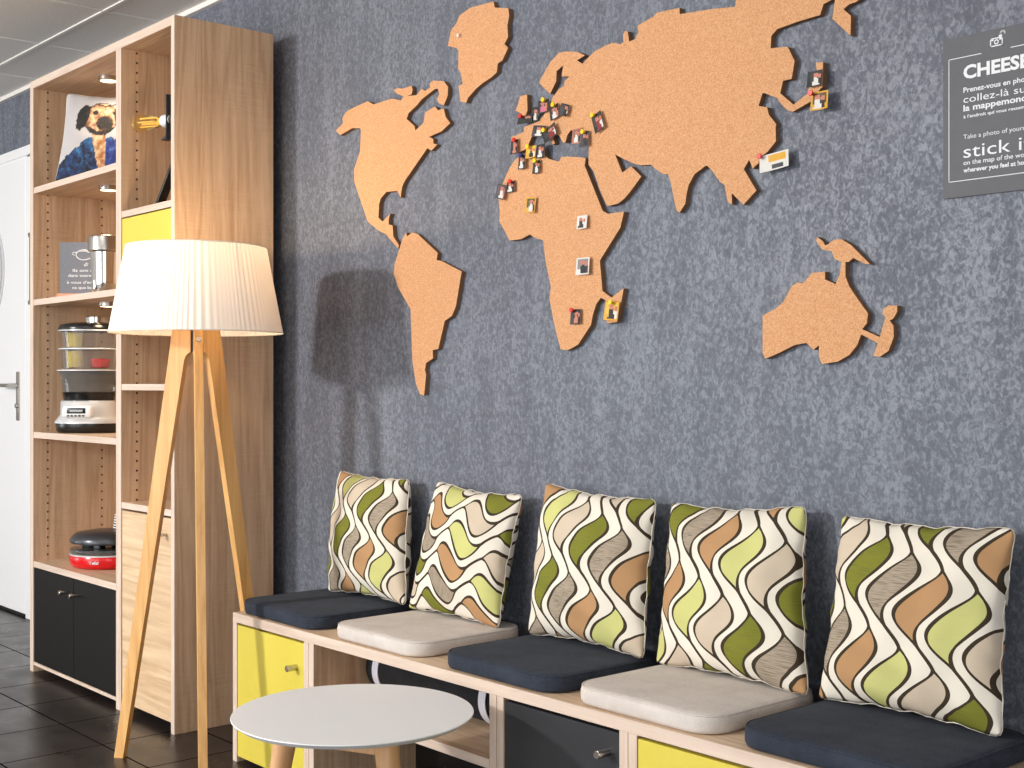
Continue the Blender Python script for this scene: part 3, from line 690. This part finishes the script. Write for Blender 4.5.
# photographs pinned to the map
DK, WHT, SK, RD, YL, GN, PK, GY = (38, 30, 34), (236, 234, 230), (222, 178, 160), (190, 50, 44), (236, 206, 40), (30, 62, 46), (226, 170, 190), (120, 116, 120)
M_photo = attr_mat('photo_print_paper', 0.45)
def pin_mat(n, c): return plain(n, c, 0.3, var=0.01)
PM = {'y': pin_mat('yellow_pin_plastic', (240, 205, 30)), 'r': pin_mat('red_pin_plastic', (214, 40, 36)), 'b': pin_mat('blue_pin_plastic', (40, 44, 110))}
PH = [
 (-2.619, 1.931, .045, .035, 0, 'y', (DK, PK, SK), 'small pink toned photo print with a yellow pin, topmost of the cluster over northern Europe'),
 (-2.574, 1.908, .036, .038, -15, 'y', (DK, WHT, SK), 'tilted small photo of pale figures with a yellow pin, right of the pink one'),
 (-2.534, 1.907, .035, .032, 20, None, (DK, DK, WHT), 'small dark photo print without pin at the right of the northern Europe cluster'),
 (-2.692, 1.906, .059, .022, 0, 'r', (GN, DK, GN), 'wide dark green photo strip with a red pin just below the British Isles'),
 (-2.655, 1.915, .029, .039, 5, None, (DK, WHT, GY), 'narrow white and dark photo right of the British Isles piece'),
 (-2.739, 1.836, .03, .04, 0, 'r', (DK, SK, DK), 'narrow dark photo with a pinkish red pin on the western tip of Europe'),
 (-2.705, 1.789, .03, .039, 0, 'b', (DK, WHT, DK), 'narrow photo with a dark blue pin on the northwest edge of Africa'),
 (-2.667, 1.812, .041, .033, 0, 'y', (YL, GN, WHT), 'yellow and green photo with a yellow pin at the north edge of Africa'),
 (-2.63, 1.81, .033, .038, 0, None, (DK, WHT, GY), 'small grey photo without pin touching the yellow and green one on its right'),
 (-2.647, 1.768, .029, .036, 0, 'y', (DK, WHT, DK), 'narrow photo with a yellow pin hanging lowest of the north Africa cluster'),
 (-2.635, 1.865, .053, .031, 10, None, (GY, WHT, DK), 'slightly tilted grey and white photo over southern Europe, no pin'),
 (-2.59, 1.853, .056, .035, -25, 'y', (DK, RD, WHT), 'strongly tilted photo with red clothing and a yellow pin over southern Europe'),
 (-2.488, 1.831, .034, .04, 0, None, (SK, WHT, GY), 'pale photo of a standing figure over the gap left of the Black Sea edge'),
 (-2.457, 1.818, .034, .04, 0, 'y', (GY, DK, GY), 'dark grey photo with a yellow pin, rightmost of the southern Europe cluster'),
 (-2.405, 1.855, .037, .05, -22, 'y', (DK, RD, WHT), 'lone tilted photo with red tones and a yellow pin on western Asia'),
 (-2.795, 1.716, .039, .042, 15, None, (GY, WHT, PK), 'tilted pale photo overhanging the western bulge of Africa'),
 (-2.756, 1.726, .035, .031, 0, 'r', (DK, WHT, DK), 'small dark photo with an orange red pin on the western bulge of Africa'),
 (-2.671, 1.666, .041, .042, 5, None, (YL, WHT, GN), 'yellow green and white photo on the west of Africa, no pin'),
 (-2.465, 1.599, .038, .035, 0, None, (WHT, DK, WHT), 'mostly white photo with a dark shape on the east of Africa'),
 (-2.461, 1.482, .05, .045, 0, None, (WHT, DK, GY), 'photo portrait of a dark haired person on central Africa'),
 (-2.492, 1.349, .039, .04, 0, 'r', (DK, SK, DK), 'dark photo with a red pin at the south of Africa'),
 (-2.357, 1.359, .051, .049, 5, 'y', (YL, DK, WHT), 'yellow bordered photo with a dark haired figure pinned on Madagascar'),
 (-1.724, 1.847, .04, .035, 0, None, (DK, WHT, DK), 'black and white photo on the upper part of Japan'),
 (-1.711, 1.796, .045, .04, 0, 'r', (YL, WHT, DK), 'yellow edged photo with a red pin on the lower right of Japan'),
 (-1.838, 1.679, .082, .039, -5, 'r', (WHT, YL, GY), 'wide yellow and white photo with a red pin beside southeast Asia'),
]
for idx, (x, z, pw, phh, rot, pinc, (bg, fg, ac), lb) in enumerate(PH):
    rnd = random.Random(idx * 7 + 1)
    nx, nz = 10, 12
    R = Matrix.Rotation(math.radians(rot), 3, 'Y'); c = Vector((x, 2.3885 - (idx % 4) * .0013, z))
    lay = B(); cl = lay.loops.layers.color.new('Col')
    fx = rnd.uniform(.35, .65)
    def cc(a, b, wide=(pw > .07)):
        if b < .08 or b > .94 or a < .08 or a > .92: return bg if idx not in (19, 24) else WHT
        if wide: return YL if b > .5 and a > .3 else (GY if abs(a - .62) < .22 and b < .3 else WHT)
        hd = ((a - fx) / .17) ** 2 + ((b - .72) / .15) ** 2; bd = abs(a - fx) < .12 + .28 * max(0, .55 - b)
        if hd < 1: return SK if b < .80 else DK
        if bd and b < .58: return fg
        hd2 = ((a - (fx + .3) % 1) / .13) ** 2 + ((b - .62) / .12) ** 2
        if hd2 < 1: return SK
        if abs(a - (fx + .3) % 1) < .15 and b < .5: return ac
        return bg if b < .35 else tuple(int(v * .6 + w_ * .4) for v, w_ in zip(bg, ac))
    F = {}
    for i in range(nx + 1):
        for j in range(nz + 1):
            a, b = i / nx, j / nz
            cur = .004 * (a - .5) ** 2 * 4 * (1 - b)
            for s_ in (0, 1): F[i, j, s_] = lay.verts.new(c + R @ Vector(((a - .5) * pw, -cur + s_ * .0006, (b - .5) * phh)))
    for i in range(nx):
        for j in range(nz):
            for s_ in (0, 1):
                f = lay.faces.new([F[i, j, s_], F[i + 1, j, s_], F[i + 1, j + 1, s_], F[i, j + 1, s_]][::1 if s_ == 0 else -1])
                col = s2l(cc((i + .5) / nx, (j + .5) / nz)) if s_ == 0 else s2l((230, 230, 228))
                for lp in f.loops: lp[cl] = col
    for i in range(nx):
        for j in (0, nz):
            f = lay.faces.new([F[i, j, 0], F[i + 1, j, 0], F[i + 1, j, 1], F[i, j, 1]])
            for lp in f.loops: lp[cl] = s2l(WHT)
    for j in range(nz):
        for i in (0, nx):
            f = lay.faces.new([F[i, j, 0], F[i, j + 1, 0], F[i, j + 1, 1], F[i, j, 1]])
            for lp in f.loops: lp[cl] = s2l(WHT)
    o = obj('photo_print', lay, M_photo, None, smooth=0, origin=c); tag(o, lb, 'photograph', 'small photographs pinned to the cork map')
    if pinc:
        dx = {23: -.4, 24: -.42}.get(idx, rnd.uniform(-.25, .2)); pp = c + R @ Vector((dx * pw, 0, phh * .46))
        bm = B(); cyl(bm, pp, pp + Vector((0, -.004, 0)), .003, seg=12); cyl(bm, pp + Vector((0, -.004, 0)), pp + Vector((0, -.012, 0)), .0052, .0066, seg=16, bev=.001)
        pn = obj('pin', bm, PM[pinc], o)
# clear pin alone on Greenland
bm = B(); cyl(bm, (-2.995, 2.395, 2.202), (-2.995, 2.385, 2.202), .005, .006, seg=16, bev=.001)
tag(obj('push_pin', bm, plain('pearly_pin_plastic', (226, 214, 200), .2), None), 'pearly push pin alone on the Greenland piece', 'pin')

# ------------------------------------------------------------------ wall poster
po = obj('wall_poster', box(-1.4225, -1.190, 2.4045, 2.4095, 1.549, 1.874), M_poster, smooth=0); tag(po, 'dark grey CHEESE poster with white lettering on the right of the wall', 'poster')
YP = 2.4043
bm = B()
for (a, b, c_, d_) in ((-1.41, -1.4085, 1.581, 1.832), (-1.2045, -1.203, 1.581, 1.832), (-1.41, -1.203, 1.581, 1.5825), (-1.41, -1.338, 1.8305, 1.832), (-1.276, -1.203, 1.8305, 1.832)):
    bx(bm, a, b, YP - .0003, YP, c_, d_)
obj('printed_frame', bm, M_print, po, smooth=0)
bm = B()   # camera pictogram
def rr_outline(bm, x0, x1, z0, z1, t_, y=YP):
    for (a, b, c_, d_) in ((x0, x1, z0, z0 + t_), (x0, x1, z1 - t_, z1), (x0, x0 + t_, z0, z1), (x1 - t_, x1, z0, z1)): bx(bm, a, b, y - .0003, y, c_, d_)
rr_outline(bm, -1.3195, -1.2925, 1.8395, 1.8565, .0022)
ring(bm, (-1.306, 1.848), .0028, .005, YP - .0003, YP, 24)
bx(bm, -1.317, -1.312, YP - .0003, YP, 1.851, 1.854); bx(bm, -1.3, -1.295, YP - .0003, YP, 1.851, 1.854); bx(bm, -1.301, -1.294, YP - .0003, YP, 1.8565, 1.8605)
for q in range(7):
    a = math.radians(-10 + q * 30); p = Vector((-1.293, YP, 1.863)); bx(bm, -.0006, .0006, -.0003, 0, .003, .0062, M=Matrix.Translation(p) @ Matrix.Rotation(PI / 2 - a, 4, 'Y'))
obj('camera_icon', bm, M_print, po, smooth=0)
for body, b0, cap, bold in (('CHEESE', 1.787, .0265, .035), ('Prenez-vous en photo', 1.759, .0105, .02), ('collez-là sur', 1.738, .0150, 0), ('la mappemonde', 1.7215, .0125, .025), ("à l'endroit qui vous ressemble", 1.707, .0065, .02),
                        ('Take a photo of yourself', 1.665, .0095, 0), ('stick it', 1.627, .0270, 0), ('on the map of the world', 1.6126, .0095, .01), ('wherever you feel at home', 1.5977, .0090, .03)):
    text(body, -1.377, -1.237 if body == 'CHEESE' else -1.232, b0, YP, M_print, po, 'lettering', cap, bold)

# ------------------------------------------------------------------ things on the shelves
VX = Vector((math.cos(YAW), math.sin(YAW), 0))   # the things face the room diagonally
def mixc(a, b, t): return tuple(a[i] * (1 - t) + b[i] * t for i in range(3))
def dog(a, b):
    px = 58 + a * 92; py = 181 - b * 88
    N = lambda f, o=0.0: mnoise.fractal(Vector((px * f + o, py * f, o)), 0.8, 2.0, 3)
    n1 = N(.16); n2 = N(.15, 5.0) * 1.3; wob = N(.2, 9.0) * 2.5
    col = (224, 222, 222)
    # blue jacket, watercolour like, rounded shoulders
    left = 50 + max(0, 168 - py) * .55 + wob; top_ = 138 + max(0, 92 - px) * .75 + wob
    if py > top_ and px > left:
        t = .45 + .55 * n2 - (py - 150) * .012
        col = mixc((28, 92, 140), (132, 186, 214), max(0, min(1, t)))
        if n1 > .28 and py > 152: col = (22, 54, 84)
        if abs(px - 88 - (py - 150) * .3 + wob) < 1.2: col = (18, 44, 70)
    if 97 + (py - 134) * .25 + wob * .4 < px < 112 + (py - 134) * .1 and py > 131: col = mixc((236, 222, 202), (206, 164, 118), max(0, min(1, .4 + n2)))
    if px > 113 and py > 140: col = mixc((66, 104, 176), (150, 170, 214), max(0, min(1, .4 + n2)))
    # head
    e = ((px - 105) / 20) ** 2 + ((py - 118 - wob * .3) / 17.5) ** 2
    if e < 1:
        col = mixc((240, 220, 196), (188, 152, 124), max(0, min(1, .25 + .9 * n2 + .25 * e)))
        if e > .86 + .15 * n1: col = (66, 56, 52)
        if py > 127 and e > .55: col = mixc((70, 60, 56), (150, 134, 126), max(0, min(1, .3 + n1)))
    m_ = ((px - 110) / 9.5) ** 2 + ((py - 123) / 8) ** 2
    if m_ < 1: col = mixc((52, 44, 42), (150, 124, 108), max(0, min(1, .35 + n2 * 1.2)))
    if ((px - 110) / 4) ** 2 + ((py - 118) / 2.6) ** 2 < 1: col = (26, 22, 22)
    if ((px - 98) / 3.2) ** 2 + ((py - 112) / 2.6) ** 2 < 1 or ((px - 121) / 3.2) ** 2 + ((py - 112) / 2.6) ** 2 < 1: col = (26, 22, 22)
    if abs(py - (105 - .25 * abs(px - 109)) - wob * .3) < .9 and 97 < px < 121: col = (128, 100, 80)
    # ears fold down beside the head
    for sgn, ex in ((1, 84.5), (-1, 127)):
        er = ((px - ex - sgn * (py - 112) * -.22) / 7.5) ** 2 + ((py - 117) / 13.5) ** 2
        if er < 1 + wob * .1: col = mixc((30, 28, 32), (110, 104, 106), max(0, min(1, .15 + n2)))
    return col
c0 = Vector((-5.085, 2.045, 0)); w_ = VX * .315
M_dog = attr_mat('printed_white_fabric', 0.9)
pillow('dog_cushion', [c0 + Vector((0.012, 0, 2.335)) , c0 + w_ + Vector((0, 0, 2.322)), c0 + w_ + Vector((.01, -.02, 1.972)), c0 + Vector((-.03, -.035, 1.972))], .085, M_dog,
       'white cushion printed with a small dog in a blue jacket, in the top shelf compartment', 'cushion', None, n=84, colfn=dog, wrinkle=.002, seed=9)

sg = thing('message_sign', 'grey sign board with white lettering on a wooden foot, behind the steel pot', 'sign', (-5.0, 2.06, 1.514))
o0 = Vector((-5.055, 2.035, 0)) - VX * .026; Ms = Matrix.Translation(o0) @ Matrix.Rotation(YAW, 4, 'Z')
bm = B(); bx(bm, 0, .205, 0, .006, 1.528, 1.735); bmesh.ops.transform(bm, matrix=Ms, verts=bm.verts); bd = obj('board', bm, M_slate, sg, smooth=0)
bm = B(); bx(bm, -.008, .213, -.014, .03, 1.5135, 1.530, .001); bmesh.ops.transform(bm, matrix=Ms, verts=bm.verts); obj('foot', bm, M_pinkwood, sg)
for body, x0, x1, b0, cap in (('Ils ont mis', .052, .155, 1.617, .012), ('dans votre mug', .034, .17, 1.597, .012), ('à vous d\'en faire', .029, .175, 1.570, .011), ('ce que bon...', .05, .155, 1.549, .011)):
    text(body, x0, x1, b0, 0, M_print, bd, 'lettering', cap, .01, VX, tuple(o0))
bm = B()
tube(bm, [(.066 + .031 * (1 + math.cos(a)) , -.001, 1.684 + .020 * math.sin(a) ** 1) for a in [2 * PI * q / 28 for q in range(28)]], .0022, 6, True)
tube(bm, [(.062, -.001, 1.692), (.075, -.001, 1.698), (.10, -.001, 1.699), (.13, -.001, 1.692)], .0018, 6)
tube(bm, [(.060, -.001, 1.682), (.050, -.001, 1.688), (.054, -.001, 1.694), (.064, -.001, 1.694)], .0018, 6)
tube(bm, [(.098, -.001, 1.642), (.107, -.001, 1.652), (.114, -.001, 1.650), (.108, -.001, 1.642), (.100, -.001, 1.640)], .002, 6, True)
bmesh.ops.transform(bm, matrix=Ms, verts=bm.verts); obj('printed_icon', bm, M_print, bd)

pt_ = thing('steel_pot', 'tall shiny steel canister with a wide lid on the third shelf', 'pot', (-4.72, 2.05, 1.514))
bm = B(); lathe(bm, [(.044, 0), (.047, .004), (.049, .05), (.052, .12), (.054, .158)], (-4.72, 2.05, 1.5135), 56); obj('body', bm, M_chrome, pt_, smooth=60)
bm = B(); lathe(bm, [(.054, .155), (.0625, .161), (.0625, .205), (.061, .213), (.056, .217), (.03, .219), (.01, .219)], (-4.72, 2.05, 1.5135), 56); obj('lid', bm, M_steel, pt_, smooth=40)

# food steamer
SX, SY, SZ = -5.045, 2.125, .9755
st_ = thing('food_steamer', 'electric food steamer with clear stacked baskets on a silver base', 'kitchen appliance', (SX, SY, SZ))
def el(name, prof, mat, parent=st_, sx=1.0, sy=.86, cap=True, c=(SX, SY, SZ), seg=64, sm=50, rot=YAW):
    bm = B(); lathe(bm, prof, c, seg, Matrix.Rotation(rot, 4, 'Z'), sx, sy, cap); return obj(name, bm, mat, parent, smooth=sm)
el('foot', [(.118, 0), (.126, .006), (.130, .025), (.130, .038)], M_blackplastic)
bs = el('base', [(.134, .038), (.134, .044), (.122, .058), (.112, .072), (.110, .125), (.106, .128)], M_silverplastic)
for zz_, r_ in ((.249, .1245), (.335, .1185), (.408, .1195)):
    el('basket_rim', [(r_ - .004, zz_ - .003), (r_ + .001, zz_ - .002), (r_ + .001, zz_ + .002), (r_ - .004, zz_ + .003), (r_ - .005, zz_)], M_silverplastic, cap=False)
P0 = Vector((SX, SY, SZ)); VN = Vector((VX.y, -VX.x, 0))   # toward the camera
Mp = Matrix.Translation(P0) @ Matrix.Rotation(YAW, 4, 'Z')
bm = B(); bx(bm, -.072, .045, -.112, -.06, .062, .108, .010, 3); bmesh.ops.transform(bm, matrix=Mp, verts=bm.verts); pn = obj('control_panel', bm, M_whiteplastic, bs)
bm = B(); bx(bm, -.052, .022, -.1145, -.11, .078, .100, .002, 2); bmesh.ops.transform(bm, matrix=Mp, verts=bm.verts); dp = obj('display', bm, M_blackplastic, pn)
bm = B(); bx(bm, -.040, .012, -.1155, -.114, .084, .094, .001); bmesh.ops.transform(bm, matrix=Mp, verts=bm.verts); obj('screen', bm, plain('grey_lcd', (150, 156, 160), .2), dp)
bm = B()
for q in range(5): bx(bm, -.052 + q * .015, -.042 + q * .015, -.1145, -.11, .066, .0725, .001)
bmesh.ops.transform(bm, matrix=Mp, verts=bm.verts); obj('buttons', bm, M_blackplastic, pn)
el('water_tank', [(.098, .129), (.104, .16), (.106, .162)], M_blackplastic)
el('bowl', [(.102, .163), (.108, .22), (.114, .243), (.124, .246), (.124, .252)], M_smoke)
def shell(r0, r1, z0, z1, t_=.0025): return [(r0 - .02, z0), (r0, z0), (r1, z1), (r1 + .008, z1 + .002), (r1 + .008, z1 + .005), (r1 - t_, z1 + .004), (r0 - t_, z0 + t_), (r0 - .02, z0 + t_)]
el('steam_basket', shell(.103, .110, .254, .332), M_clear, cap=True)
el('steam_basket', shell(.103, .111, .339, .405), M_clear, cap=True)
b1 = B(); lathe(b1, [(.024, .258), (.030, .262), (.032, .325), (.026, .327)], tuple(P0 - VX * .055 - VN * 0.0), 32); obj('reflection_piece', b1, M_reflyellow, st_)['label'] = 'yellow reflection piece in the clear basket'  # coloured pieces added in place of reflections in the baskets
b1 = B(); lathe(b1, [(.026, .343), (.029, .345), (.031, .400)], tuple(P0 - VX * .055), 32); obj('reflection_piece', b1, M_reflyellow, st_)['label'] = 'yellow reflection piece in the upper clear basket'
b1 = B(); lathe(b1, [(.028, .258), (.034, .262), (.038, .295), (.034, .297)], tuple(P0 + VX * .045), 32); obj('reflection_piece', b1, M_red, st_)['label'] = 'red reflection piece in the clear basket'
el('lid', [(.119, .411), (.120, .418), (.112, .432), (.07, .440), (.02, .442)], M_blackplastic)
bm = B(); lathe(bm, [(.040, .438), (.044, .441), (.044, .462), (.040, .466)], tuple(P0 + VX * .03), 40); obj('lid_knob', bm, M_chrome, st_)

# raclette grill
GX, GY_, GZ = -4.915, 2.150, .4505
gr = thing('raclette_grill', 'round red table grill with a dark pan on top, above the black doors', 'kitchen appliance', (GX, GY_, GZ))
gc = (GX, GY_, GZ)
bsg = el('base', [(.125, 0), (.138, .006), (.149, .020), (.150, .042), (.147, .050), (.13, .051)], M_red, gr, 1, .93, True, gc)
el('rim', [(.149, .050), (.149, .055), (.13, .056)], M_silverplastic, gr, 1, .93, True, gc)
el('drip_tray', [(.140, .056), (.148, .066), (.146, .074), (.11, .076)], M_smoke, gr, 1, .93, True, gc)
bm = B()
for q in range(6):
    a = YAW + q * PI / 3 + .35; bx(bm, .05, .10, -.014, .014,   .070, .095, .003, 2, Matrix.Translation(gc) @ Matrix.Rotation(a, 4, 'Z'))
obj('support', bm, M_blackplastic, gr)
el('pan', [(.12, .092), (.146, .097), (.149, .105), (.140, .122), (.124, .135), (.07, .143), (.02, .145)], plain('dark_grey_nonstick', (74, 76, 80), .3, .5), gr, 1, .93, True, gc)
hb = Vector(gc) + VX * .028 + Vector((0, 0, .136)); he = hb + VX * .012 + Vector((0, 0, .072))
bm = B(); cyl(bm, hb, he, .010, .013, 24, .002); hh = obj('handle', bm, M_blackplastic, gr)
bm = B()
for q in range(6):
    p = hb.lerp(he, .18 + q * .14); dv = (he - hb).normalized(); cyl(bm, p, p + dv * .0045, .0122 + q * .0005, seg=24)
obj('handle_rings', bm, M_whiteplastic, hh)
text('Tefal', -.034, .004, GZ + .024, 0, M_print, bsg, 'lettering', .011, .03, VX, tuple(Vector(gc) - Vector((0, 0, GZ)) + VN * .1395), depth=.0012)

# sconce with amber bulb on the inner side of the right panel, narrow column
sc = thing('wall_sconce', 'dark metal sconce with a glowing amber bulb in the narrow top compartment', 'light', (-4.012, 2.06, 2.02))
bm = B(); bx(bm, -4.026, -4.0185, 2.01, 2.10, 2.02, 2.17, .001); obj('back_plate', bm, M_darkmetal, sc)
bm = B(); cyl(bm, (-4.026, 2.055, 2.088), (-4.17, 2.05, 2.088), .012, seg=20); obj('arm', bm, M_darkmetal, sc)
bm = B(); bx(bm, -4.172, -4.167, 2.03, 2.075, 2.02, 2.175, .001)
prism(bm, [(-4.169, 2.120), (-4.21, 2.140), (-4.169, 2.140)], lambda u, v, d: (u, d, v), 2.05, 2.054)
prism(bm, [(-4.169, 2.02), (-4.21, 2.02), (-4.169, 2.033)], lambda u, v, d: (u, d, v), 2.03, 2.06)
obj('shield', bm, M_darkmetal, sc)
p0 = Vector((-4.170, 2.055, 2.088)); p1 = Vector((-4.215, 2.045, 2.089)); p2 = Vector((-4.345, 1.998, 2.094))
bm = B(); cyl(bm, p0, p1, .022, seg=28, bev=.002); obj('socket', bm, M_whiteplastic, sc)
dv = (p2 - p1); L = dv.length; R = dv.to_track_quat('Z', 'Y').to_matrix().to_4x4()
bm = B(); lathe(bm, [(.018, 0), (.019, L * .15), (.022, L * .4), (.030, L * .75), (.032, L * .86), (.026, L * .96), (.012, L)], p1, 36, R); bl_ = obj('bulb', bm, M_amber, sc, smooth=80)
bm = B()
for q in range(4):
    a = q * PI / 2; u_ = R @ Vector((math.cos(a) * .011, math.sin(a) * .011, 0)); tube(bm, [p1 + u_ * .4 + dv * .12, p1 + u_ + dv * .25, p1 + u_ + dv * .78], .0022, 6)
cyl(bm, p1 + dv * .02, p1 + dv * .16, .010, .007, 16)
obj('filament', bm, M_filament, bl_)
# dark board leaning in the same compartment
Mb = Matrix.Translation((-4.248, 2.04, 1.7885)) @ Matrix.Rotation(math.radians(-47), 4, 'Y')
bm = B(); bx(bm, 0, .32, -.012, .02, 0, .012, .003, 2); bmesh.ops.transform(bm, matrix=Mb, verts=bm.verts)
o = obj('leaning_bar', bm, M_blackplastic, None); tag(o, 'black flat bar leaning against the right side of the narrow top compartment', 'bar')
